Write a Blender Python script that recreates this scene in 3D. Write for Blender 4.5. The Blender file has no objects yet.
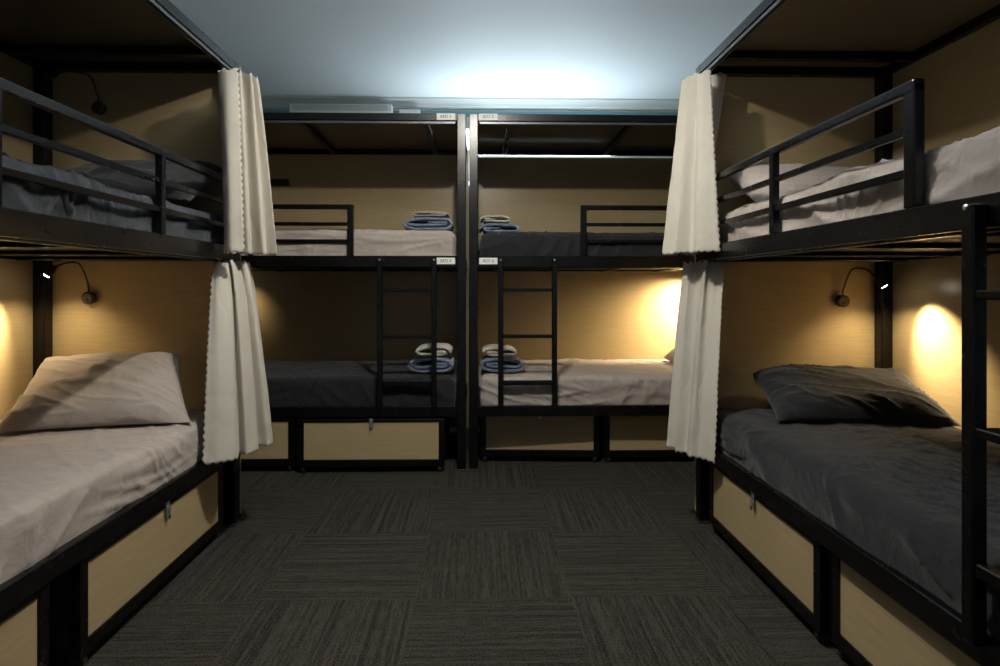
import bpy, bmesh, math, random
from mathutils import Vector, Matrix, noise
R = math.radians
SC = bpy.context.scene
COL = SC.collection
rnd = random.Random(7)

# ------------------------------------------------------------------ materials
def new_mat(name):
    m = bpy.data.materials.new(name); m.use_nodes = True
    nt = m.node_tree
    return m, nt, nt.nodes['Principled BSDF']

def plain(name, col, rough=0.5, metal=0.0, spec=0.5, noise_amt=0.0, scale=40):
    m, nt, b = new_mat(name)
    b.inputs['Base Color'].default_value = (*col, 1)
    b.inputs['Roughness'].default_value = rough
    b.inputs['Metallic'].default_value = metal
    b.inputs['Specular IOR Level'].default_value = spec
    if noise_amt:
        tc = nt.nodes.new('ShaderNodeTexCoord'); n = nt.nodes.new('ShaderNodeTexNoise')
        n.inputs['Scale'].default_value = scale
        mp = nt.nodes.new('ShaderNodeMapRange')
        mp.inputs[3].default_value = max(0.02, rough-noise_amt); mp.inputs[4].default_value = rough+noise_amt
        nt.links.new(tc.outputs['Object'], n.inputs['Vector'])
        nt.links.new(n.outputs['Fac'], mp.inputs[0]); nt.links.new(mp.outputs[0], b.inputs['Roughness'])
    return m

def fabric(name, col, var=0.12, rough=0.95, bump=0.25, wscale=14, sheen=0.2):
    m, nt, b = new_mat(name)
    N, L = nt.nodes, nt.links
    b.inputs['Roughness'].default_value = rough
    b.inputs['Specular IOR Level'].default_value = 0.15
    b.inputs['Sheen Weight'].default_value = sheen
    tc = N.new('ShaderNodeTexCoord')
    n1 = N.new('ShaderNodeTexNoise'); n1.inputs['Scale'].default_value = 9; n1.inputs['Detail'].default_value = 5
    L.new(tc.outputs['Object'], n1.inputs['Vector'])
    ramp = N.new('ShaderNodeValToRGB')
    ramp.color_ramp.elements[0].position = 0.3; ramp.color_ramp.elements[1].position = 0.7
    ramp.color_ramp.elements[0].color = (*[c*(1-var) for c in col], 1)
    ramp.color_ramp.elements[1].color = (*[min(1, c*(1+var)) for c in col], 1)
    L.new(n1.outputs['Fac'], ramp.inputs[0]); L.new(ramp.outputs[0], b.inputs['Base Color'])
    n2 = N.new('ShaderNodeTexNoise'); n2.inputs['Scale'].default_value = 420; n2.inputs['Detail'].default_value = 2
    n3 = N.new('ShaderNodeTexNoise'); n3.inputs['Scale'].default_value = wscale; n3.inputs['Detail'].default_value = 4
    n3.inputs['Distortion'].default_value = 0.5
    for n in (n2, n3): L.new(tc.outputs['Object'], n.inputs['Vector'])
    b1 = N.new('ShaderNodeBump'); b1.inputs['Strength'].default_value = 0.15; b1.inputs['Distance'].default_value = 0.002
    b2 = N.new('ShaderNodeBump'); b2.inputs['Strength'].default_value = bump; b2.inputs['Distance'].default_value = 0.03
    L.new(n2.outputs['Fac'], b1.inputs['Height']); L.new(n3.outputs['Fac'], b2.inputs['Height'])
    L.new(b1.outputs[0], b2.inputs['Normal']); L.new(b2.outputs[0], b.inputs['Normal'])
    return m

def wood(name, c1, c2, rough=0.36, stretch=(3, 3, 60)):
    m, nt, b = new_mat(name)
    N, L = nt.nodes, nt.links
    tc = N.new('ShaderNodeTexCoord'); mp = N.new('ShaderNodeMapping')
    mp.inputs['Scale'].default_value = stretch
    n = N.new('ShaderNodeTexNoise'); n.inputs['Scale'].default_value = 3.0; n.inputs['Detail'].default_value = 9
    n.inputs['Roughness'].default_value = 0.65; n.inputs['Distortion'].default_value = 0.4
    L.new(tc.outputs['Object'], mp.inputs[0]); L.new(mp.outputs[0], n.inputs['Vector'])
    ramp = N.new('ShaderNodeValToRGB')
    ramp.color_ramp.elements[0].position = 0.32; ramp.color_ramp.elements[1].position = 0.68
    ramp.color_ramp.elements[0].color = (*c1, 1); ramp.color_ramp.elements[1].color = (*c2, 1)
    L.new(n.outputs['Fac'], ramp.inputs[0]); L.new(ramp.outputs[0], b.inputs['Base Color'])
    b.inputs['Roughness'].default_value = rough
    b.inputs['Specular IOR Level'].default_value = 0.4
    bp = N.new('ShaderNodeBump'); bp.inputs['Strength'].default_value = 0.06; bp.inputs['Distance'].default_value = 0.002
    L.new(n.outputs['Fac'], bp.inputs['Height']); L.new(bp.outputs[0], b.inputs['Normal'])
    return m

def emit(name, col, strength):
    m, nt, b = new_mat(name)
    b.inputs['Base Color'].default_value = (*col, 1)
    b.inputs['Emission Color'].default_value = (*col, 1)
    b.inputs['Emission Strength'].default_value = strength
    return m

def carpet_mat():
    m, nt, b = new_mat('carpet_tiles')
    N, L = nt.nodes, nt.links
    tc = N.new('ShaderNodeTexCoord'); sep = N.new('ShaderNodeSeparateXYZ')
    L.new(tc.outputs['Object'], sep.inputs[0])
    def math_(op, a, bb=None, c=None):
        n = N.new('ShaderNodeMath'); n.operation = op
        for i, v in enumerate((a, bb, c)):
            if v is None: continue
            if isinstance(v, (int, float)): n.inputs[i].default_value = v
            else: L.new(v, n.inputs[i])
        return n.outputs[0]
    T = 0.568
    tx = math_('DIVIDE', math_('ADD', sep.outputs[0], 0.235), T)
    ty = math_('DIVIDE', math_('ADD', sep.outputs[1], -2.09), T)
    fx, fy = math_('FLOOR', tx), math_('FLOOR', ty)
    par = math_('FLOORED_MODULO', math_('ADD', fx, fy), 2.0)
    def streak(sx, sy, seed):
        mp = N.new('ShaderNodeMapping'); mp.inputs['Scale'].default_value = (sx, sy, 1)
        mp.inputs['Location'].default_value = (seed, seed*1.7, 0)
        n = N.new('ShaderNodeTexNoise'); n.inputs['Scale'].default_value = 1.0; n.inputs['Detail'].default_value = 3
        n.inputs['Roughness'].default_value = 0.6
        L.new(tc.outputs['Object'], mp.inputs[0]); L.new(mp.outputs[0], n.inputs['Vector'])
        return n.outputs['Fac']
    ax = math_('ADD', math_('MULTIPLY', streak(72, 1.2, 1.3), .6), math_('MULTIPLY', streak(110, 16, 3.3), .4))      # lines running along y
    ay = math_('ADD', math_('MULTIPLY', streak(1.2, 72, 5.1), .6), math_('MULTIPLY', streak(16, 110, 7.7), .4))      # lines running along x
    mixn = N.new('ShaderNodeMix'); mixn.data_type = 'FLOAT'
    L.new(par, mixn.inputs[0]); L.new(ax, mixn.inputs[2]); L.new(ay, mixn.inputs[3])
    st = mixn.outputs[0]
    fine = N.new('ShaderNodeTexNoise'); fine.inputs['Scale'].default_value = 170; fine.inputs['Detail'].default_value = 2
    L.new(tc.outputs['Object'], fine.inputs['Vector'])
    val = math_('ADD', st, math_('MULTIPLY', math_('SUBTRACT', fine.outputs['Fac'], 0.5), 0.7))
    ramp = N.new('ShaderNodeValToRGB')
    e = ramp.color_ramp.elements
    e[0].position = 0.37; e[0].color = (0.016, 0.0145, 0.012, 1)
    e[1].position = 0.62; e[1].color = (0.054, 0.048, 0.040, 1)
    L.new(val, ramp.inputs[0])
    L.new(ramp.outputs[0], b.inputs['Base Color'])
    b.inputs['Roughness'].default_value = 1.0
    b.inputs['Specular IOR Level'].default_value = 0.05
    bp = N.new('ShaderNodeBump'); bp.inputs['Strength'].default_value = 0.6; bp.inputs['Distance'].default_value = 0.006
    L.new(val, bp.inputs['Height']); L.new(bp.outputs[0], b.inputs['Normal'])
    return m

M = {}
M['metal'] = plain('black_powder_coat', (0.0025, 0.0025, 0.0027), 0.27, 0.0, 0.45, 0.012, 30)
M['wood'] = wood('tan_laminate', (0.385, 0.295, 0.155), (0.465, 0.36, 0.20), rough=0.3, stretch=(2, 2, 45))
M['canopy'] = wood('canopy_laminate', (0.12, 0.088, 0.050), (0.16, 0.12, 0.068), rough=0.28, stretch=(2, 30, 2))
M['carpet'] = carpet_mat()
M['ceiling'] = plain('pale_blue_grey_paint', (0.76, 0.835, 0.875), 0.6, 0, 0.3)
M['wall'] = plain('pale_wall_paint', (0.42, 0.46, 0.46), 0.7, 0, 0.3)
M['cornice'] = plain('cornice_paint', (0.55, 0.60, 0.61), 0.5, 0, 0.3)
M['teal'] = plain('teal_trim', (0.10, 0.25, 0.30), 0.5)
M['curtain'] = fabric('cream_curtain', (0.49, 0.455, 0.385), 0.04, 0.9, 0.06, 14, 0.1)
M['sheet'] = fabric('taupe_sheet', (0.37, 0.318, 0.278), 0.05, 0.9, 0.30, 14)
M['char'] = fabric('charcoal_sheet', (0.0165, 0.0167, 0.018), 0.12, 0.9, 0.28, 14, 0.15)
M['slate'] = fabric('slate_blue_duvet', (0.030, 0.035, 0.042), 0.12, 0.9, 0.28, 14, 0.15)
M['blue'] = fabric('blue_terry', (0.15, 0.185, 0.26), 0.25, 1.0, 0.6, 60, 0.4)
M['cream'] = fabric('cream_terry', (0.52, 0.48, 0.41), 0.15, 1.0, 0.6, 60, 0.4)
M['steel'] = plain('bright_steel', (0.62, 0.63, 0.64), 0.3, 0.9)
M['alu'] = plain('track_aluminium', (0.12, 0.125, 0.13), 0.35, 0.5)
M['rubber'] = plain('dark_rubber', (0.02, 0.02, 0.02), 0.6)
M['lamp_black'] = plain('lamp_black', (0.02, 0.018, 0.016), 0.4)
M['lamp_grey'] = plain('lamp_base_brown_grey', (0.06, 0.048, 0.035), 0.4)
M['plate'] = plain('white_label', (0.80, 0.79, 0.75), 0.5)
M['ink'] = plain('grey_ink', (0.09, 0.09, 0.09), 0.7)
M['white'] = plain('white_casing', (0.75, 0.78, 0.79), 0.4)
M['lens'] = emit('lamp_lens', (1.0, 0.93, 0.8), 40)
M['tube'] = emit('cool_tube', (0.80, 0.93, 1.0), 9)
M['bulb'] = emit('ceiling_bulb', (1.0, 0.93, 0.82), 60)

# ------------------------------------------------------------------ mesh helpers
IDENT = lambda u, v, z: Vector((u, v, z))

def bbox(bm, a, b, bev=0.0, fn=IDENT, seg=1):
    """a bevelled box between corners a and b given in local (u, v, z), mapped by fn"""
    a2 = [min(p, q) for p, q in zip(a, b)]; b2 = [max(p, q) for p, q in zip(a, b)]
    r = bmesh.ops.create_cube(bm, size=1.0)
    vs = r['verts']
    for v in vs:
        v.co = Vector([a2[i] + (v.co[i]+0.5)*(b2[i]-a2[i]) for i in range(3)])
    if bev > 0:
        es = {e for v in vs for e in v.link_edges}
        rr = bmesh.ops.bevel(bm, geom=list(es), offset=bev, segments=seg, affect='EDGES', profile=0.5)
        vs = [v for v in rr['verts']] + [v for v in vs if v.is_valid]
    for v in set(vs):
        v.co = fn(*v.co)

def tube(bm, pts, r, n=10, cap=True):
    pts = [Vector(p) for p in pts]; rings = []
    rs = r if isinstance(r, (list, tuple)) else [r]*len(pts)
    up = None
    for i, p in enumerate(pts):
        t = (pts[min(i+1, len(pts)-1)] - pts[max(i-1, 0)]).normalized()
        if up is None:
            up = Vector((0, 0, 1)) if abs(t.z) < 0.9 else Vector((1, 0, 0))
        s = t.cross(up).normalized(); up = s.cross(t).normalized()
        rings.append([bm.verts.new(p + rs[i]*(math.cos(2*math.pi*k/n)*s + math.sin(2*math.pi*k/n)*up)) for k in range(n)])
    for a, b in zip(rings, rings[1:]):
        for k in range(n):
            bm.faces.new((a[k], a[(k+1) % n], b[(k+1) % n], b[k]))
    if cap:
        bm.faces.new(rings[0][::-1]); bm.faces.new(rings[-1])

def spline(pts, n):
    pts = [Vector(p) for p in pts]
    P = [2*pts[0]-pts[1]] + pts + [2*pts[-1]-pts[-2]]
    out = []
    m = len(pts)-1
    for i in range(n+1):
        t = i/n*m; k = min(int(t), m-1); f = t-k
        p0, p1, p2, p3 = P[k:k+4]
        out.append(0.5*((2*p1) + (p2-p0)*f + (2*p0-5*p1+4*p2-p3)*f*f + (3*p1-p0-3*p2+p3)*f**3))
    return out

def loc_of(p):
    v = Vector((0, 0, 0))
    while p is not None:
        v += p.location; p = p.parent
    return v

def build(name, bm, mat, parent=None, at=None, smooth=False, label=None):
    """link a bmesh (in world coordinates) as one object; children are stored relative to their parent"""
    off = loc_of(parent) if parent is not None else Vector(at or (0, 0, 0))
    bmesh.ops.recalc_face_normals(bm, faces=bm.faces)
    base = Vector((0, 0, 0))
    for v in bm.verts: v.co -= off
    me = bpy.data.meshes.new(name); bm.to_mesh(me); bm.free()
    o = bpy.data.objects.new(name, me); COL.objects.link(o)
    if parent is not None: o.parent = parent
    else: o.location = off
    me.materials.append(mat)
    if smooth:
        for p in me.polygons: p.use_smooth = True
    if label: o['label'] = label
    return o

def tag(o, label, cat, group=None):
    o['label'] = label; o['category'] = cat
    if group: o['group'] = group
    return o

def thing(name, loc, label, cat, group=None):
    o = bpy.data.objects.new(name, None); COL.objects.link(o)
    o.location = loc; o.empty_display_size = 0.1
    return tag(o, label, cat, group)

def struct(name, bm, mat):
    o = build(name, bm, mat); o['kind'] = 'structure'
    return o

# ------------------------------------------------------------------ room shell
YB, ZC = 5.13, 2.80
XLW, XRW = -2.15, 2.06
bm = bmesh.new(); bbox(bm, (XLW-.1, -1.6, -0.1), (XRW+.1, YB+.1, 0)); struct('floor', bm, M['carpet'])
bm = bmesh.new(); bbox(bm, (XLW-.1, -1.6, ZC), (XRW+.1, YB+.1, ZC+.1)); struct('ceiling', bm, M['ceiling'])
bm = bmesh.new(); bbox(bm, (XLW-.1, YB, 0), (XRW+.1, YB+.1, ZC)); struct('wall_back', bm, M['wall'])
bm = bmesh.new(); bbox(bm, (XLW-.1, -1.6, 0), (XLW, YB, ZC)); struct('wall_left', bm, M['wall'])
bm = bmesh.new(); bbox(bm, (XRW, -1.6, 0), (XRW+.1, YB, ZC)); struct('wall_right', bm, M['wall'])
# cornice: a cove profile along the back wall
bm = bmesh.new()
prof = [(YB, ZC), (YB-.075, ZC), (YB-.072, ZC-.012), (YB-.05, ZC-.02), (YB-.03, ZC-.04), (YB-.018, ZC-.062), (YB-.010, ZC-.066), (YB-.010, ZC-.078), (YB, ZC-.08)]
ra = [bm.verts.new((XLW, y, z)) for y, z in prof]; rb = [bm.verts.new((XRW, y, z)) for y, z in prof]
for i in range(len(prof)-1): bm.faces.new((ra[i], ra[i+1], rb[i+1], rb[i]))
bm.faces.new(ra); bm.faces.new(rb[::-1])
struct('trim_1', bm, M['cornice'])
bm = bmesh.new(); bbox(bm, (XLW, YB-.012, 2.655), (XRW, YB, 2.70), 0.002); struct('trim_2', bm, M['teal'])

# ------------------------------------------------------------------ bunk beds
L_, W_, P_ = 2.035, 0.94, 0.055
Z0, Z1 = 1.255, 1.325            # upper side rail
Y0, Y1 = 0.335, 0.400            # lower side rail
ZT = 2.20

def map_left(u, v, z): return Vector((-1.156 - v, 2.797 - u, z))
def map_right(u, v, z): return Vector((1.053 + v, 2.785 - u, z))
def map_far_left(u, v, z): return Vector((-2.121 + u, 3.54 + v, z))
def map_far_right(u, v, z): return Vector((1.968 - u, 3.54 + v, z))
MAPS = {'left': map_left, 'right': map_right, 'far_left': map_far_left, 'far_right': map_far_right}

def text_mesh(txt, size, pos, mat, parent, normal_y=-1):
    cu = bpy.data.curves.new('lettering', 'FONT'); cu.body = txt; cu.size = size
    cu.align_x = 'CENTER'; cu.align_y = 'CENTER'; cu.extrude = 0.0004
    tmp = bpy.data.objects.new('lettering', cu); COL.objects.link(tmp)
    dg = bpy.context.evaluated_depsgraph_get()
    me = bpy.data.meshes.new_from_object(tmp.evaluated_get(dg))
    bpy.data.objects.remove(tmp)
    me.transform(Matrix.Translation(Vector(pos) - loc_of(parent)) @ Matrix.Rotation(math.pi/2, 4, 'X'))
    me.materials.clear(); me.materials.append(mat)
    o = bpy.data.objects.new('lettering', me); COL.objects.link(o); o.parent = parent
    return o

def make_bunk(where, label, plates=None):
    fn = MAPS[where]
    c = fn(L_/2, W_/2, 0)
    root = thing('bunk_bed', c, label, 'bunk bed', 'canopied bunk beds around the room')
    met = M['metal']
    def part(name, boxes, mat=met, bev=0.003, parent=root, smooth=False, label=None):
        bm = bmesh.new()
        for a, b in boxes: bbox(bm, a, b, bev, fn)
        return build(name, bm, mat, parent, smooth=smooth, label=label)
    # four posts
    rear_shift = 0.03 if where == 'far_left' else 0.0
    for (u, v) in ((0, 0), (L_-P_, 0), (0, W_-P_), (L_-P_-rear_shift, W_-P_)):
        bm = bmesh.new()
        bbox(bm, (u, v, 0.008), (u+P_, v+P_, ZT), 0.004, fn, 2)
        po = build('post', bm, met, root)
        bm = bmesh.new(); bbox(bm, (u-.002, v-.002, 0), (u+P_+.002, v+P_+.002, 0.012), 0.002, fn)
        build('foot_cap', bm, M['rubber'], po)
    # canopy frame
    part('canopy_beam', [((P_, 0.0, ZT-.045), (L_-P_, .035, ZT))])
    part('canopy_beam', [((P_, W_-.04, ZT-.045), (L_-P_, W_-.01, ZT))])
    part('canopy_beam', [((.01, P_, ZT-.045), (.045, W_-P_, ZT))])
    part('canopy_beam', [((L_-.045, P_, ZT-.045), (L_-.01, W_-P_-.0, ZT))])
    for u in (.22, 1.0, 1.78):
        part('canopy_crossbar', [((u-.017, .036, ZT-.045), (u+.017, W_-.041, ZT-.006))])
    part('canopy_panel', [((.046, .036, ZT-.005), (L_-.046, W_-.012, ZT+.012))], M['canopy'], 0.002, label='thin wood laminate roof panel')
    part('curtain_track', [((P_+.01, .004, ZT-.062), (L_-P_-.01, .010, ZT-.046)), ((P_+.01, .020, ZT-.062), (L_-P_-.01, .026, ZT-.046)), ((P_+.01, .004, ZT-.050), (L_-P_-.01, .026, ZT-.046))], M['alu'], 0.001, label='thin pale aluminium curtain track')
    # two decks
    for (za, zb) in ((Y0, Y1), (Z0, Z1)):
        part('side_rail', [((P_, 0.0, za), (L_-P_, .032, zb)), ((P_, .028, za-.006), (L_-P_, .060, za+.004))])
        part('side_rail', [((P_, W_-.035, za), (L_-P_, W_-.005, zb))])
        part('end_rail', [((.01, P_, za), (.04, W_-P_, zb))])
        part('end_rail', [((L_-.04, P_, za), (L_-.01, W_-P_, zb))])
        for k in range(5):
            u = .18 + k*.42
            part('deck_slat', [((u-.02, .034, za-.004), (u+.02, W_-.036, za+.012))])
        part('deck_board', [((.045, .036, za+.013), (L_-.045, W_-.038, za+.028))], M['rubber'], 0.001)
    # guard rail: posts and three rails
    ug = 1.345 if where.startswith('far') else 1.412
    um = .66 if where == 'left' else .72
    bm = bmesh.new()
    zg = 1.64
    bbox(bm, (ug-.05, .0, zg-.034), (ug, .030, zg), 0.006, fn, 2)
    bbox(bm, (P_, .002, zg-.030), (ug-.004, .028, zg), 0.005, fn, 2)
    for z in (1.415, 1.52): bbox(bm, (P_, .008, z-.011), (ug-.02, .024, z+.011), 0.003, fn)
    g = build('guard_rail', bm, met, root)
    for u, wd in ((ug-.035, .038), (um, .026)):
        bm = bmesh.new(); bbox(bm, (u-wd/2 + (.016 if wd > .03 else 0), .001, Z1), (u+wd/2+(.016 if wd > .03 else 0), .030, zg-.008), 0.005, fn, 2)
        build('guard_post', bm, met, g)
    # ladder
    q = 1.495 if where.startswith('far') else 1.587
    lad = part('ladder', [((q, -.034, .385), (q+.032, -.001, 1.305)), ((q+.33, -.034, .385), (q+.362, -.001, 1.305))], bev=0.004)
    for z, h in ((.56, .03), (.84, .02), (1.125, .02)):
        bm = bmesh.new(); bbox(bm, (q+.031, -.030, z-h), (q+.331, .022 if h < .025 else -.002, z), 0.003, fn)
        build('rung', bm, met, lad)
    # bolts on the upper rail
    for u in (.14, q+.016, q+.346):
        bm = bmesh.new()
        c0 = fn(u, (-.036 if u > .5 else -.002), (Z0+Z1)/2+.008); d = (fn(u, -.006, 0) - fn(u, 0, 0)).normalized()
        tube(bm, [c0 + d*-.003, c0 + d*.001, c0 + d*.003], [.0065, .0065, .003], 10)
        build('bolt', bm, M['steel'], root, smooth=False, label='shiny bolt head')
    # wood panels behind and at the head
    part('back_panel', [((-.0, W_+.001, .04), (L_, W_+.014, ZT-.054 if where == 'far_right' else ZT+.004))], M['wood'], 0.001, label='tan wood laminate back panel')
    part('head_panel', [((-.015, -.0, .04), (-.001, W_, ZT-.004))], M['wood'], 0.001, label='tan wood laminate head panel')
    for txt, z in (plates or []):
        u0 = 1.855 if where == 'far_left' else 1.86
        pl = part('name_plate', [((u0, -.0025, z-.020), (u0+.113, -.0004, z+.020))], M['plate'], 0.0005, label='small white label with dark lettering')
        p = fn(u0+.0565, -.0028, z)
        text_mesh(txt, .026, p, M['ink'], pl)
    return root

make_bunk('left', 'black steel bunk bed at left with slate duvet above and taupe sheet below')
make_bunk('right', 'black steel bunk bed at right with ladder, taupe sheet above and charcoal sheet below')
make_bunk('far_left', 'black steel bunk bed at far left, taupe sheet above and charcoal below', [('BED 3', 2.180), ('BED 4', 1.293)])
make_bunk('far_right', 'black steel bunk bed at far right, charcoal sheet above and taupe below', [('BED 5', 2.180), ('BED 6', 1.293)])

# ------------------------------------------------------------------ drawers under the beds
def make_drawer(where, u0, u1, inset, label, hasp=True, skew=0.0):
    f0 = MAPS[where]
    def fn(u, v, z):
        return f0(u, v + inset + skew*(u-u0), z)
    c = fn((u0+u1)/2, .35, 0)
    root = thing('storage_drawer', c, label, 'drawer', 'rolling storage drawers under the beds')
    zb, zt = .040, .328
    st = .036
    # front frame of square tube
    bm = bmesh.new()
    bbox(bm, (u0, .0, zb), (u0+st, .03, zt), .002, fn); bbox(bm, (u1-st, .0, zb), (u1, .03, zt), .002, fn)
    bbox(bm, (u0+st, .0, zb), (u1-st, .03, zb+.042), .002, fn); bbox(bm, (u0+st, .0, zt-.018), (u1-st, .03, zt), .002, fn)
    build('front_frame', bm, M['metal'], root)
    bm = bmesh.new(); bbox(bm, (u0+st+.0005, .006, zb+.0425), (u1-st-.0005, .02, zt-.0185), .001, fn)
    build('front_panel', bm, M['wood'], root, label='tan wood laminate drawer front')
    # box body
    bm = bmesh.new()
    bbox(bm, (u0+.02, .031, zb+.03), (u1-.02, .73, zb+.045), .001, fn)
    for u in (u0+.006, u1-.02): bbox(bm, (u, .031, zb+.03), (u+.014, .73, zt-.04), .001, fn)
    bbox(bm, (u0+.02, .716, zb+.046), (u1-.02, .73, zt-.04), .001, fn)
    build('drawer_box', bm, M['rubber'], root)
    for (u, v) in ((u0+.03, .028), (u1-.03, .028), (u0+.05, .66), (u1-.05, .66)):
        bm = bmesh.new()
        a = fn(u-.011, v, .0225); b = fn(u+.011, v, .0225)
        d = (b-a)/4
        tube(bm, [a, a+d*.4, b-d*.4, b], [.016, .0222, .0222, .016], 18)
        cs = build('caster', bm, M['rubber'], root, smooth=False)
        bm = bmesh.new(); bbox(bm, (u-.016, v-.014, .036), (u+.016, v+.014, .044), .002, fn)
        bbox(bm, (u-.016, v-.010, .018), (u-.0125, v+.010, .038), .001, fn); bbox(bm, (u+.0125, v-.010, .018), (u+.016, v+.010, .038), .001, fn)
        build('caster_bracket', bm, M['lamp_black'], cs)
    if hasp:
        uc = (u0+u1)/2
        bm = bmesh.new()
        bbox(bm, (uc-.013, -.004, zt-.010), (uc+.013, .0, zt+.004), .001, fn)
        bbox(bm, (uc-.010, -.006, zt-.052), (uc+.010, -.003, zt-.008), .001, fn)
        for s in (-1, 1): bbox(bm, (uc+s*.009-.003, -.008, zt-.040), (uc+s*.009+.003, -.004, zt-.022), .001, fn)
        h = build('hasp', bm, M['steel'], root, label='small steel hasp')
        bm = bmesh.new()
        pts = [fn(uc-.006+.012*t, -.010-.0*t, zt-.046-.016*math.sin(math.pi*t)) for t in [i/10 for i in range(11)]]
        tube(bm, pts, .0022, 8)
        build('staple_ring', bm, M['lamp_grey'], h)
    return root

make_drawer('left', .155, 1.089, .012, 'wood-fronted drawer with hasp under the taupe lower bed at left')
make_drawer('left', 1.208, 1.97, .012, 'wood-fronted drawer at bottom left corner, nearest under the left bed')
make_drawer('right', .135, 1.005, .012, 'wood-fronted drawer with hasp under the charcoal lower bed at right')
make_drawer('right', 1.035, 1.93, .030, 'wood-fronted drawer at bottom right, recessed behind the bed ladder', hasp=False)
make_drawer('far_left', 1.015, 1.905, -.028, 'pulled-out wood drawer with hasp under the far left charcoal bed')
make_drawer('far_left', .125, .985, .0, 'wood drawer under the far left bed, half behind the curtain')
make_drawer('far_right', 1.20, 2.03-P_-.01, .140, 'shaded wood drawer under the far right bed beside the centre posts', skew=0.05)
make_drawer('far_right', .30, 1.17, .135, 'shaded wood drawer under the far right bed, half behind the curtain', hasp=False)

# ------------------------------------------------------------------ bedding
def ridge(p, k=3.0):
    return max(0.0, 1-abs(noise.noise(p))*1.9)**k

def sstep(a, b, x):
    t = max(0.0, min(1.0, (x-a)/(b-a))); return t*t*(3-2*t)

def wrinkle(u, v, z, seed, a_top, a_side, side):
    """smooth undulation plus long crease ridges drifting in direction, gathered in patches"""
    o = Vector((seed*11.3, seed*5.7, seed*2.9))
    w = noise.noise(Vector((u*1.6, v*2.0, z)) + o)*.9
    if side < 1:
        ang = noise.noise(Vector((u*.5, v*.6, 0)) + o*1.3)*1.6 + .5
        ca, sa = math.cos(ang), math.sin(ang)
        m1 = sstep(-.05, .30, noise.noise(Vector((u*1.8, v*2.2, 3)) + o))
        m2 = sstep(0.0, .35, noise.noise(Vector((u*2.3, v*2.0, 9)) + o))
        w += m1*(ridge(Vector(((u*ca+v*sa)*7, (-u*sa+v*ca)*1.2, 1)) + o, 5)*1.1)
        w += m2*(ridge(Vector(((u*sa-v*ca)*10, (u*ca+v*sa)*1.8, 2)) + o*2, 6)*.7)
    ws = 0
    if side > 0:
        m3 = sstep(-.15, .3, noise.noise(Vector((u*1.7, z*2, 5)) + o))
        d1 = noise.noise(Vector((u*.8, 0, 1)) + o)*1.2
        ws = noise.noise(Vector((u*3, z*4, v)) + o)*.5
        ws += m3*ridge(Vector((u*5 + z*6*(1+d1), z*2.2, v*.3)) + o*3, 3)*1.3
        ws += (1-m3)*ridge(Vector((z*15 + u*3*d1, u*1.6, v*.3)) + o*4, 4)*.9
    # short crisp creases
    mf = sstep(.0, .35, noise.noise(Vector((u*3.1, v*3.3, z*3)) + o*5))
    an = noise.noise(Vector((u*1.1, v*1.3, z)) + o*6)*3
    cf, sf = math.cos(an), math.sin(an); vv = v + z
    fine = mf*ridge(Vector(((u*cf+vv*sf)*10, (-u*sf+vv*cf)*1.8, 7)) + o, 6)*.0080
    fine += ridge(Vector(((u*sf-vv*cf)*8, (u*cf+vv*sf)*1.6, 4)) + o*1.7, 7)*.0085*sstep(-.2, .2, noise.noise(Vector((u*1.9, v*2.4, z+4)) + o*4))
    return w*(1-side)*a_top + ws*side*a_side + fine

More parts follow.
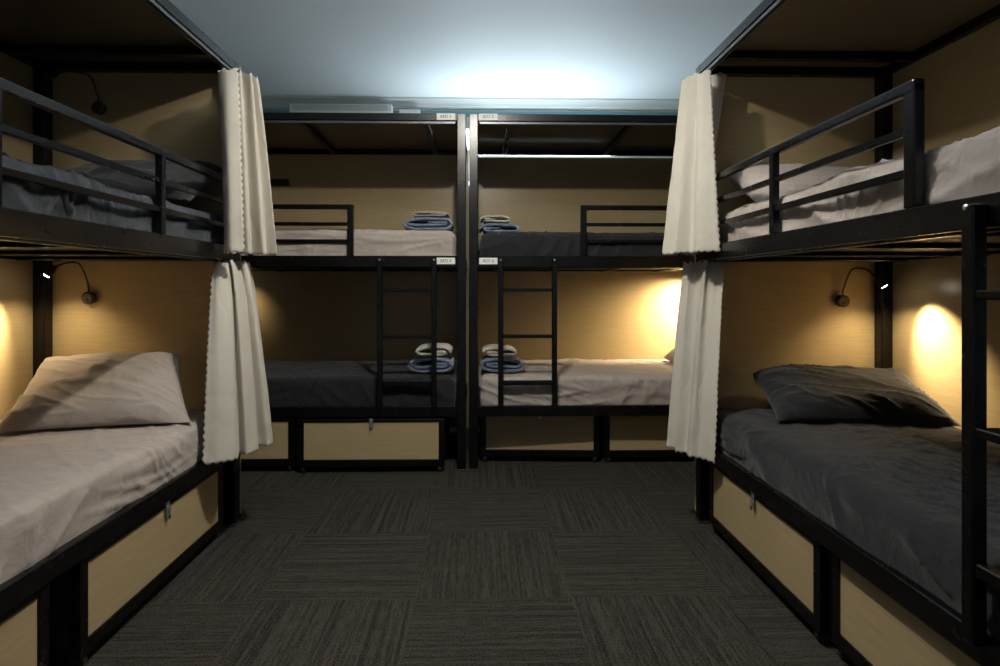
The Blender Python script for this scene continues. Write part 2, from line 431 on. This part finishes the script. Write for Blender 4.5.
def make_mattress(where, z0, z1, mat, label, seed, a_top=.006, a_side=.010, name='mattress', u0=.062, u1=1.965, v0=.030, v1=.895, sag=0.0, overhang=0.0, round_=.05, drape=0.0):
    fn = MAPS[where]
    nu = 230; nt, ns = 84, 20
    def cross(k):
        """cross-section param -> (v, z, side weight)"""
        hw = (v1-v0)/2; vc = (v0+v1)/2
        tot = ns*2+nt
        if k < ns:
            t = k/ns; return v0, z0 + (z1-z0)*t, 1.0
        if k < ns+nt:
            t = (k-ns)/nt; return v0+(v1-v0)*t, z1, 0.0
        t = (k-ns-nt)/ns; return v1, z1+(z0-z1)*t, 1.0
    def rounded(u, v, z):
        # round the box's edges by pulling points within r of an edge onto an arc
        r = round_
        cu = min(max(u, u0+r), u1-r); cv = min(max(v, v0+r*.8), v1-r*.8); cz = min(z, z1-r)
        cz = max(cz, z0+r*.5)
        d = Vector((u-cu, v-cv, z-cz))
        n = d.length
        if n < 1e-9: return Vector((u, v, z)), Vector((0, 0, 1))
        m = max(abs(d.x), abs(d.y), abs(d.z))
        d2 = d*(r/n) if n > r else d
        return Vector((cu, cv, cz)) + d2, d.normalized()
    bm = bmesh.new()
    ncr = ns*2+nt+1
    rows = []
    def place(u, v, z, side):
        p, n = rounded(u, v, z)
        sd = min(1.0, max(0.0, (1-abs(n.z))*1.15)) if side or abs(n.z) < .999 else 0.0
        bot = min(1.0, (p.z-z0)/.05)
        w = wrinkle(p.x, p.y, p.z, seed, a_top, a_side, sd)*max(.1, bot)
        if drape:
            w += drape*(ridge(Vector((p.x*2.6 + (p.z+p.y)*5.5, p.x*.7 - p.z*1.2, seed*3.3)), 2)*.9 - .2)*max(.1, bot)
        q = p + n*w
        if overhang and p.y < (v0+v1)/2: q.y -= overhang*max(0, min(1, sd))*(.5+.5*noise.noise(Vector((p.x*2.1, seed, p.z*3))))*bot
        q.z -= sag*abs(noise.noise(Vector((p.x*1.7, p.y*2, seed))))
        q.z = max(q.z, z0)
        return bm.verts.new(fn(q.x, q.y, q.z))
    for i in range(nu+1):
        u = u0+(u1-u0)*i/nu
        rows.append([place(u, *cross(k)) for k in range(ncr)])
    for a, b in zip(rows, rows[1:]):
        for k in range(ncr-1): bm.faces.new((a[k], a[k+1], b[k+1], b[k]))
    # end faces: grids between the end cross-sections
    for row, u, in ((rows[0], u0), (rows[-1], u1)):
        prev = [row[ns+j] for j in range(nt+1)]
        for h in range(1, ns+1):
            cur = []
            for j in range(nt+1):
                if j == 0: cur.append(row[ns-h])
                elif j == nt: cur.append(row[ns+nt+h])
                else:
                    z = z1+(z0-z1)*h/ns; v = v0+(v1-v0)*j/nt
                    cur.append(place(u, v, z, 1.0))
            for j in range(nt): bm.faces.new((prev[j], prev[j+1], cur[j+1], cur[j]))
            prev = cur
    bm.verts.ensure_lookup_table()
    # bottom
    c = fn((u0+u1)/2, (v0+v1)/2, z0)
    o = build(name, bm, mat, None, at=c, smooth=True)
    tag(o, label, 'mattress', 'sheeted mattresses on the bunks')
    return o

ZL, ZU = Y0+.0285, Z0+.0285
make_mattress('left', ZL, .560, M['sheet'], 'mattress in wrinkled taupe sheet on the lower bunk at left', 1, .007, .012, overhang=.012)
make_mattress('left', ZU, 1.475, M['slate'], 'mattress under rumpled slate blue bedding on the upper bunk at left', 2, .014, .012, sag=.012, drape=.018, v0=.050)
make_mattress('right', ZL, .560, M['char'], 'mattress in charcoal sheet on the lower bunk at right', 3, .007, .014, overhang=.022, round_=.06, drape=.008)
make_mattress('right', ZU, 1.475, M['sheet'], 'mattress in loose taupe sheet on the upper bunk at right behind the guard rail', 4, .010, .010, drape=.018, v0=.050)
make_mattress('far_left', ZL, .572, M['char'], 'mattress in charcoal sheet on the far left lower bunk', 5, .006, .012)
make_mattress('far_left', ZU, 1.488, M['sheet'], 'mattress in taupe sheet on the far left upper bunk', 6, .005, .009)
make_mattress('far_right', ZL, .572, M['sheet'], 'mattress in taupe sheet on the far right lower bunk', 7, .007, .014)
make_mattress('far_right', ZU, 1.475, M['char'], 'mattress in charcoal sheet on the far right upper bunk', 8, .008, .014, round_=.07)

def make_pillow(mat, label, centre, a, b, T, mtx, seed, ground=None, creases=.012, taper=0.0, lean=0.0):
    """pillow of half sizes a (width), b (height), T (thickness) posed by a rotation matrix"""
    n, m = 84, 60
    bm = bmesh.new()
    o3 = Vector((seed*3.1, seed*7.7, seed))
    def pt(i, j, s):
        x = -1+2*i/n; y = -1+2*j/m
        x = math.copysign(abs(x)**.85, x); y = math.copysign(abs(y)**.85, y)
        e = (max(0, 1-x**4))**.62*(max(0, 1-y**4))**.62
        px = a*x*(1-.07*(1-y*y)*abs(x)**3) ; py = b*y*(1-.09*(1-x*x)*abs(y)**3)
        px = px*(1-taper*(y+1)/2) + lean*a*(y+1)/2
        w = sstep(-.1, .3, noise.noise(Vector((x*1.5, y*1.5, s)) + o3*3))*ridge(Vector((x*2.6+y*1.5, y*1.0-x*.5, s)) + o3, 4)*creases + ridge(Vector((x*1.2, y*3.0+x*1.6, s*2)) + o3*2, 6)*creases*.5 + .6*creases*noise.noise(Vector((x*2, y*2, s+5)) + o3)
        rad = noise.noise(Vector((math.atan2(y, x)*3, 1.0, seed)))*creases*.5*(x*x+y*y)
        h = T*e*(1+.18*noise.noise(Vector((x*1.3, y*1.3, seed)))) + (w+rad)*min(1, e*2.2)
        p = Vector((px, py, s*h))
        q = mtx @ p + Vector(centre)
        if ground is not None: q = ground(q)
        return q
    top = [[bm.verts.new(pt(i, j, 1)) for j in range(m+1)] for i in range(n+1)]
    bot = [[top[i][j] if i in (0, n) or j in (0, m) else bm.verts.new(pt(i, j, -1)) for j in range(m+1)] for i in range(n+1)]
    for i in range(n):
        for j in range(m):
            bm.faces.new((top[i][j], top[i+1][j], top[i+1][j+1], top[i][j+1]))
            bm.faces.new((bot[i][j], bot[i][j+1], bot[i+1][j+1], bot[i+1][j]))
    o = build('pillow', bm, mat, None, at=centre, smooth=True)
    return tag(o, label, 'pillow', 'pillows at the bed heads')

def floor_wall(zmin, ymax=None, xmin=None, xmax=None):
    def g(q):
        if q.z < zmin: q.z = zmin + (q.z-zmin)*.02
        if ymax is not None and q.y > ymax: q.y = ymax + (q.y-ymax)*.02
        if xmin is not None and q.x < xmin: q.x = xmin + (q.x-xmin)*.02
        if xmax is not None and q.x > xmax: q.x = xmax + (q.x-xmax)*.02
        return q
    return g

make_pillow(M['sheet'], 'taupe pillow propped on the head panel of the lower bunk at left',
            (-1.585, 2.52, .680), .365, .24, .085, Matrix.Rotation(R(13), 3, 'Z') @ Matrix.Rotation(R(34), 3, 'X'), 3,
            floor_wall(.573, 2.735, -2.06), .014, .24, -.16)
make_pillow(M['char'], 'charcoal pillow on the lower bunk at right under the lamp',
            (1.625, 2.525, .642), .355, .225, .085, Matrix.Rotation(R(-9), 3, 'Z') @ Matrix.Rotation(R(20), 3, 'X'), 5,
            floor_wall(.573, 2.725, None, 1.98), .016)
make_pillow(M['char'], 'dark pillow behind the guard rail of the upper bunk at left',
            (-1.53, 2.57, 1.585), .32, .21, .075, Matrix.Rotation(R(30), 3, 'X'), 8, floor_wall(1.492, 2.735), .014)
make_pillow(M['sheet'], 'taupe pillow behind the guard rail of the upper bunk at right',
            (1.50, 2.57, 1.58), .32, .21, .075, Matrix.Rotation(R(28), 3, 'X'), 9, floor_wall(1.492, 2.725), .014)
make_pillow(M['sheet'], 'pillow edge showing beside the curtain on the far right lower bunk',
            (1.60, 4.02, .655), .22, .31, .08, Matrix.Rotation(R(-14), 3, 'Y'), 12, floor_wall(.584, None, None, 1.90), .012)

# ------------------------------------------------------------------ curtains
def make_curtain(label, top, bot, zt, zb, edge_side, seed, ease=.8, ztilt=0.0, belly=0.0):
    nu, nv = 150, 90
    T = spline([(p[0], p[1], p[2] if len(p) > 2 else zt) for p in top], nu); B = spline([(x, y, 0) for x, y in bot], nu)
    def lens(P):
        l = [0]
        for a, b in zip(P, P[1:]): l.append(l[-1]+(b-a).length)
        return l
    LB = lens(B)
    bm = bmesh.new(); rows = []
    for j in range(nv+1):
        t = j/nv
        row = []
        e = t**ease
        for i in range(nu+1):
            p = T[i].lerp(B[i], e); ztop = T[i].z
            s = i/nu
            # tightening pleats near the top and slow drape noise
            tang = (B[min(i+1, nu)]-B[max(i-1, 0)]).normalized(); nor = Vector((-tang.y, tang.x, 0))
            p = p + nor*(.004*math.sin(s*34+seed)*(1-t)**2.5 + .007*noise.noise(Vector((s*4, t*1.3, seed)))*t + .0012*noise.noise(Vector((s*9, t*5, seed*2))))
            p = p + nor*(.0025*ridge(Vector((s*3+t*2, t*4-s*2, seed)), 6))
            z = ztop + (zb-ztop)*t
            if j >= nv-2: z -= .010*(abs(math.sin(math.pi*LB[i]/.030))-.5)*(1.0 if j == nv else .45)
            if j == 0: z += .006*math.sin(s*55+seed)
            z += ztilt*(s-.5)*t
            # scallops down the free edge
            if (edge_side == 0 and i == 0) or (edge_side == 1 and i == nu):
                sg = -1 if edge_side == 0 else 1
                tg = (B[1]-B[0]).normalized() if edge_side == 0 else (B[-1]-B[-2]).normalized()
                p = p + sg*tg*.010*(abs(math.sin(math.pi*(zt-z)/.030)))
            row.append(bm.verts.new((p.x, p.y, z)))
        rows.append(row)
    for a, b in zip(rows, rows[1:]):
        for i in range(nu): bm.faces.new((a[i], a[i+1], b[i+1], b[i]))
    c = T[nu//2]
    o = build('curtain', bm, M['curtain'], None, at=(c.x, c.y, zt), smooth=True)
    md = o.modifiers.new('cloth_thickness', 'SOLIDIFY'); md.thickness = .0022; md.offset = 0
    return tag(o, label, 'curtain', 'gathered cream curtains at the bed heads')

make_curtain('upper cream scalloped curtain gathered at the left bed, hanging from the canopy',
    [(-1.068, 2.545, 2.085), (-1.11, 2.525, 2.08), (-1.148, 2.56, 2.082), (-1.132, 2.61, 2.095), (-1.082, 2.615, 2.10), (-1.098, 2.665, 2.11), (-1.050, 2.655, 2.11), (-1.072, 2.71, 2.118), (-1.042, 2.715, 2.115), (-1.075, 2.765, 2.125)],
    [(-1.040, 2.545), (-1.085, 2.525), (-1.125, 2.565), (-1.10, 2.625), (-1.040, 2.615), (-1.055, 2.68), (-0.990, 2.655), (-1.01, 2.73), (-0.950, 2.72), (-1.01, 2.79)],
    2.165, 1.285, 0, 1.0)
make_curtain('lower cream scalloped curtain gathered at the left bed beside the taupe pillow',
    [(-1.200, 2.640), (-1.17, 2.628), (-1.150, 2.67), (-1.132, 2.64), (-1.12, 2.70), (-1.102, 2.675), (-1.098, 2.72), (-1.105, 2.76)],
    [(-1.128, 2.38), (-1.08, 2.405), (-1.035, 2.46), (-1.055, 2.54), (-1.01, 2.52), (-0.992, 2.60), (-1.02, 2.66), (-0.970, 2.66), (-0.975, 2.72), (-1.01, 2.78)],
    1.25, .405, 0, 2.3, .62)
make_curtain('upper cream scalloped curtain gathered at the right bed, hanging from the canopy',
    [(1.165, 2.685, 2.138), (1.10, 2.665, 2.130), (1.03, 2.70, 2.13), (1.00, 2.765, 2.14), (0.968, 2.735, 2.13), (0.995, 2.70, 2.125), (0.975, 2.66, 2.12), (1.010, 2.645, 2.118), (1.000, 2.615, 2.112), (1.036, 2.58, 2.112)],
    [(1.030, 2.69), (1.015, 2.66), (1.00, 2.71), (0.95, 2.765), (0.880, 2.755), (0.925, 2.70), (0.895, 2.63), (0.965, 2.61), (0.970, 2.54), (1.042, 2.49)],
    2.150, 1.290, 1, 4.1, 1.0)
make_curtain('lower cream scalloped curtain gathered at the right bed beside the charcoal pillow',
    [(0.995, 2.79), (1.02, 2.745), (1.00, 2.71), (1.045, 2.70), (1.05, 2.65), (1.085, 2.655), (1.115, 2.61)],
    [(0.895, 2.74), (0.935, 2.70), (0.910, 2.66), (0.955, 2.64), (0.945, 2.58), (0.985, 2.56), (1.018, 2.49)],
    1.25, .365, 1, 6.7, .85)

# ------------------------------------------------------------------ towels
def make_towel(mat, label, x0, x1, y0, y1, z, layers, th, seed, flip=False, group=None, cat='towel'):
    """a towel folded back and forth; layers of thickness th joined by round folds"""
    bm = bmesh.new()
    path = []
    h = layers*th; turns = 1.75 if layers == 3 else 1.25
    r0 = .003; rate = (h/2-r0)/turns; hw = (x1-x0)/2 - h/2; xc = (x0+x1)/2
    n = int(52*turns)
    sg = 1 if seed % 2 else -1
    for i in range(n+1):
        a = turns*2*math.pi*i/n + math.pi*.5
        r = r0 + rate*turns*i/n
        c = math.cos(a)
        x = xc + hw*math.copysign(abs(c)**.34, c)*(1-.10*(1-i/n)) + r*c*.9
        sag = .06*h*((x-xc)/(hw+.001))**2
        sn = math.sin(a); zz = z + h/2 + r*math.copysign(abs(sn)**.75, sn) - (sag if sn > 0 else 0)
        path.append((x, zz + .004*noise.noise(Vector((x*14, a*.6, seed*3.1)))))
    if flip: path = [(x0+x1-x, zz) for x, zz in path]
    ny = 20; t2 = rate*.44
    rings = []
    P = [Vector((x, 0, zz)) for x, zz in path]
    for j in range(ny+1):
        y = y0+(y1-y0)*j/ny
        ring_a, ring_b = [], []
        for i, p in enumerate(P):
            t = (P[min(i+1, len(P)-1)]-P[max(i-1, 0)]).normalized(); nn = Vector((-t.z, 0, t.x))
            w = .003*noise.noise(Vector((p.x*20, y*12, p.z*30+seed)))
            edge = 1-.35*(abs(2*j/ny-1)**8)
            endt = min(1, .45+min(i, len(P)-1-i)*.25)
            yy = y + .006*noise.noise(Vector((p.z*60, p.x*4, seed+j//10)))
            ring_a.append(bm.verts.new(p + Vector((0, yy, 0)) + nn*(t2*edge*endt+w)))
            ring_b.append(bm.verts.new(p + Vector((0, yy, 0)) - nn*(t2*edge*endt-w)))
        rings.append(ring_a + ring_b[::-1])
    for a, b in zip(rings, rings[1:]):
        m = len(a)
        for k in range(m): bm.faces.new((a[k], a[(k+1) % m], b[(k+1) % m], b[k]))
    m = len(P)
    for rr, rv in ((rings[0], False), (rings[-1], True)):
        for i in range(m-1):
            f = (rr[i], rr[i+1], rr[2*m-2-i], rr[2*m-1-i])
            bm.faces.new(f if not rv else f[::-1])
    zmin = min(v.co.z for v in bm.verts)
    for v in bm.verts: v.co.z += z-zmin
    o = build('folded_towel', bm, mat, None, at=((x0+x1)/2, (y0+y1)/2, z), smooth=True)
    return tag(o, label, cat, group)

gb, gc = 'folded blue towels on the beds', 'folded cream towels on the blue towels'
make_towel(M['blue'], 'blue towel folded on the charcoal sheet of the far left lower bunk', -.462, -.16, 3.68, 3.93, .580, 3, .034, 1, True, gb)
make_towel(M['cream'], 'cream towel folded on top of the blue towel on the far left lower bunk', -.425, -.185, 3.69, 3.90, .684, 2, .038, 2, True, gc)
make_towel(M['blue'], 'blue towel folded on the taupe sheet of the far right lower bunk', -.005, .290, 3.68, 3.93, .581, 3, .033, 3, False, gb)
make_towel(M['cream'], 'cream towel folded on top of the blue towel on the far right lower bunk', .015, .245, 3.69, 3.90, .681, 2, .034, 4, False, gc)
make_towel(M['blue'], 'blue towel folded on the taupe sheet of the far left upper bunk', -.500, -.165, 3.70, 3.95, 1.494, 3, .031, 5, True, gb)
make_towel(M['cream'], 'thin cream towel on top of the blue towel on the far left upper bunk', -.445, -.205, 3.72, 3.92, 1.590, 2, .015, 6, True, gc)
make_towel(M['blue'], 'blue towel folded on the charcoal sheet of the far right upper bunk', -.004, .270, 3.72, 3.96, 1.483, 2, .033, 7, False, gb)
make_towel(M['cream'], 'cream towel folded on top of the blue towel on the far right upper bunk', .005, .205, 3.73, 3.93, 1.552, 2, .026, 8, False, gc)

# ------------------------------------------------------------------ reading lamps
def make_lamp(label, base, nrm, pts, aim, power, on=True, col=(1, .78, .48), angle=68, wide=.24):
    base = Vector(base); nrm = Vector(nrm)
    root = thing('reading_lamp', base, label, 'lamp', 'gooseneck reading lamps on the head panels')
    bm = bmesh.new()
    tube(bm, [base, base+nrm*.004, base+nrm*.024, base+nrm*.030], [.026, .030, .030, .022], 28)
    build('lamp_base', bm, M['lamp_grey'], root, smooth=False)
    bm = bmesh.new()
    b0 = base+nrm*.029+Vector((0, 0, -.010))
    tube(bm, [b0, b0+nrm*.004, b0+nrm*.006], [.009, .009, .006], 16)
    build('switch_button', bm, M['lamp_black'], root)
    P = spline([base+nrm*.015+Vector((0, 0, .026))] + [Vector(p) for p in pts], 50)
    bm = bmesh.new(); tube(bm, P, .0042, 10); build('gooseneck', bm, M['lamp_black'], root, smooth=True)
    h0 = P[-1]; d = (Vector(aim)-h0).normalized()
    bm = bmesh.new()
    tube(bm, [h0-d*.006, h0, h0+d*.012, h0+d*.045, h0+d*.050], [.006, .010, .0145, .0165, .0165], 22)
    hd = build('lamp_head', bm, M['lamp_black'], root, smooth=False)
    bm = bmesh.new(); tube(bm, [h0+d*.0495, h0+d*.0515], [.0125, .0115], 20)
    build('lens', bm, M['lens'] if on else M['lamp_grey'], hd)
    if on:
        for nm, pw, an in (('lamp_glow', power, angle), ('bounce_fill', power*wide, 125)):  # the second, wide spot is an added fill imitating light bounced around the bunk
            ld = bpy.data.lights.new(nm, 'SPOT'); ld.energy = pw; ld.color = col
            ld.spot_size = R(an); ld.spot_blend = 1.0; ld.shadow_soft_size = .012
            lo = bpy.data.objects.new(nm, ld); COL.objects.link(lo); lo.parent = root
            lo.location = h0 + d*.055 - base
            dd = d if nm == 'lamp_glow' else (Vector((h0.x, h0.y, 0)) + (base-h0)*.35 - Vector((h0.x, h0.y, .8))).normalized()
            lo.rotation_euler = dd.to_track_quat('-Z', 'Y').to_euler()
    return root

make_lamp('lit gooseneck lamp on the head panel above the taupe pillow at left', (-1.862, 2.796, 1.080), (0, -1, 0),
          [(-1.862, 2.77, 1.16), (-1.872, 2.73, 1.240), (-1.895, 2.68, 1.242), (-1.905, 2.62, 1.222)], (-2.10, 2.42, .84), 50)
make_lamp('lit gooseneck lamp on the head panel above the charcoal pillow at right', (1.770, 2.784, 1.064), (0, -1, 0),
          [(1.772, 2.76, 1.13), (1.785, 2.72, 1.215), (1.805, 2.65, 1.215), (1.815, 2.59, 1.175)], (1.995, 2.45, .86), 68)
make_lamp('lit lamp hidden behind the lower right curtain on the far right bunk', (1.967, 4.15, 1.08), (-1, 0, 0),
          [(1.95, 4.16, 1.15), (1.90, 4.22, 1.22), (1.83, 4.28, 1.21), (1.80, 4.30, 1.18)], (1.57, 4.48, .98), 210, angle=96)
make_lamp('lit lamp hidden behind the lower left curtain on the far left bunk', (-2.120, 4.15, 1.08), (1, 0, 0),
          [(-2.10, 4.15, 1.15), (-2.06, 4.16, 1.22), (-2.0, 4.18, 1.20), (-1.96, 4.20, 1.16)], (-1.82, 4.48, 1.0), 7)
make_lamp('unlit dark gooseneck lamp high on the head panel of the upper bunk at left', (-1.816, 2.796, 1.985), (0, -1, 0),
          [(-1.816, 2.77, 2.05), (-1.83, 2.74, 2.12), (-1.88, 2.69, 2.125), (-1.92, 2.65, 2.10)], (-2.05, 2.45, 1.9), 0, False)

# dark outlet box high on the far left back panel
t = thing('outlet_box', (-1.545, 4.479, 1.936), 'small dark block high on the far left back panel', 'outlet')
bm = bmesh.new(); bbox(bm, (-1.617, 4.452, 1.910), (-1.473, 4.4795, 1.962), .004); build('casing', bm, M['lamp_black'], t)
bm = bmesh.new()
for x in (-1.585, -1.545, -1.505): bbox(bm, (x-.013, 4.449, 1.923), (x+.013, 4.453, 1.949), .002)
build('socket_face', bm, M['rubber'], t)

# ------------------------------------------------------------------ light fittings
def batten(name, label, cat, a, b, wdt, dep, y, lit_mat, axis='x', group=None):
    """a tube batten on the back wall: white tray, end caps, diffuser"""
    if axis == 'x':
        zc = b; x0, x1 = a
        root = thing(name, ((x0+x1)/2, y, zc), label, cat, group)
        bm = bmesh.new(); bbox(bm, (x0, y-dep*.5, zc-wdt/2), (x1, y, zc+wdt/2), .004); build('tray', bm, M['white'], root)
        bm = bmesh.new(); tube(bm, [(x0+.03, y-dep*.8, zc), (x1-.03, y-dep*.8, zc)], dep*.28, 16); build('tube', bm, lit_mat, root, smooth=True)
        for x in (x0+.015, x1-.015):
            bm = bmesh.new(); bbox(bm, (x-.015, y-dep*1.05, zc-wdt*.4), (x+.015, y-dep*.45, zc+wdt*.4), .003); build('end_cap', bm, M['white'], root)
    else:
        xc = a; z0, z1 = b
        root = thing(name, (xc, y, (z0+z1)/2), label, cat, group)
        bm = bmesh.new(); bbox(bm, (xc-wdt/2, y-dep*.5, z0), (xc+wdt/2, y, z1), .004); build('tray', bm, M['white'], root)
        bm = bmesh.new(); tube(bm, [(xc, y-dep*.8, z0+.03), (xc, y-dep*.8, z1-.03)], dep*.28, 16); build('tube', bm, lit_mat, root, smooth=True)
        for z in (z0+.015, z1-.015):
            bm = bmesh.new(); bbox(bm, (xc-wdt*.4, y-dep*1.05, z-.015), (xc+wdt*.4, y-dep*.45, z+.015), .003); build('end_cap', bm, M['cream'], root)
    return root

batten('tube_light', 'bright upright tube light glimpsed in the gap between the two far bunks', 'light', -.114, (2.05, 2.56), .05, .05, YB, M['tube'], 'z')
batten('tube_light', 'hidden cool tube light on the back wall above the far right bunk', 'light', (-.36, 1.16), 2.05, .07, .07, YB, M['tube'])
# unlit white casing above the far left bunk
t = thing('wall_batten', (-1.215, YB-.012, 2.71), 'unlit white casing on the back wall above the far left bunk', 'light')
bm = bmesh.new(); bbox(bm, (-1.66, YB-.09, 2.66), (-.77, YB-.0121, 2.732), .008, seg=2); build('casing', bm, M['white'], t)
bm = bmesh.new(); bbox(bm, (-1.63, YB-.098, 2.672), (-.80, YB-.089, 2.722), .003); build('cover_strip', bm, M['cornice'], t)
for x in (-.62, ):
    bm = bmesh.new(); bbox(bm, (x-.09, YB-.05, 2.668), (x+.09, YB-.0121, 2.70), .003)
    tag(build('junction_box', bm, M['white'], None, at=(x, YB-.03, 2.684)), 'small white box beside the white casing on the back wall', 'box')

def area(name, loc, rot, sx, sy, energy, col):
    ld = bpy.data.lights.new(name, 'AREA'); ld.shape = 'RECTANGLE'; ld.size = sx; ld.size_y = sy
    ld.energy = energy; ld.color = col
    o = bpy.data.objects.new(name, ld); COL.objects.link(o); o.location = loc; o.rotation_euler = rot
    return o
COOL_E = 20
o = area('tube_glow', (.40, YB-.10, 2.03), (R(180+48), 0, 0), 1.5, .05, COOL_E, (.80, .92, 1.0))

# the ceiling downlight over the aisle (above the frame)
LX, LY, LZ = -0.02, 1.93, 2.56
t = thing('ceiling_light', (LX, LY, ZC), 'short pendant downlight hanging from the ceiling over the aisle', 'light')
bm = bmesh.new(); tube(bm, [(LX, LY, ZC), (LX, LY, ZC-.02), (LX, LY, ZC-.025)], [.05, .05, .02], 24); build('ceiling_rose', bm, M['white'], t)
bm = bmesh.new(); tube(bm, [(LX, LY, ZC-.024), (LX, LY, LZ+.02)], .005, 10); build('stem', bm, M['white'], t)
bm = bmesh.new(); tube(bm, [(LX, LY, LZ+.03), (LX, LY, LZ+.028), (LX, LY, LZ+.018), (LX, LY, LZ+.016)], [.055, .062, .062, .055], 32); build('housing', bm, M['white'], t)
bm = bmesh.new(); tube(bm, [(LX, LY, LZ+.0158), (LX, LY, LZ+.010)], [.052, .045], 32); build('diffuser', bm, M['bulb'], t)
UP_E = 100
ld = bpy.data.lights.new('ceiling_fill', 'SPOT'); ld.energy = UP_E; ld.color = (.97, .98, 1.0); ld.spot_size = R(176); ld.spot_blend = .05; ld.shadow_soft_size = .02  # extra spot added to brighten the ceiling; the pendant has no upward diffuser
lo = bpy.data.objects.new('ceiling_fill', ld); COL.objects.link(lo); lo.location = (LX, LY-.02, LZ+.055); lo.rotation_euler = (R(180), 0, 0)
MAIN_E = 130
ld = bpy.data.lights.new('downlight_glow', 'SPOT'); ld.energy = MAIN_E; ld.color = (1, .93, .80); ld.spot_size = R(156); ld.spot_blend = .8; ld.shadow_soft_size = .035
lo = bpy.data.objects.new('downlight_glow', ld); COL.objects.link(lo); lo.location = (LX, LY, LZ); lo.rotation_euler = (R(22), 0, 0)

# dim cool ambient fill, added through the end left open behind the camera
w = bpy.data.worlds.new('World'); SC.world = w; w.use_nodes = True
w.node_tree.nodes['Background'].inputs[0].default_value = (.80, .88, 1.0, 1)
w.node_tree.nodes['Background'].inputs[1].default_value = 0.15

# ------------------------------------------------------------------ camera
cd = bpy.data.cameras.new('camera'); cam = bpy.data.objects.new('camera', cd); COL.objects.link(cam)
cd.sensor_width = 36; cd.lens = 575/1000*36
cd.shift_x = .007; cd.shift_y = -.0455
cd.clip_start = .05
cam.location = (0, 0, 1.13); cam.rotation_euler = (R(90), 0, R(-1.3))
SC.camera = cam
SC.view_settings.view_transform = 'Standard'; SC.view_settings.look = 'None'
SC.view_settings.exposure = 0.0; SC.view_settings.gamma = 1; SC.view_settings.use_curve_mapping = False
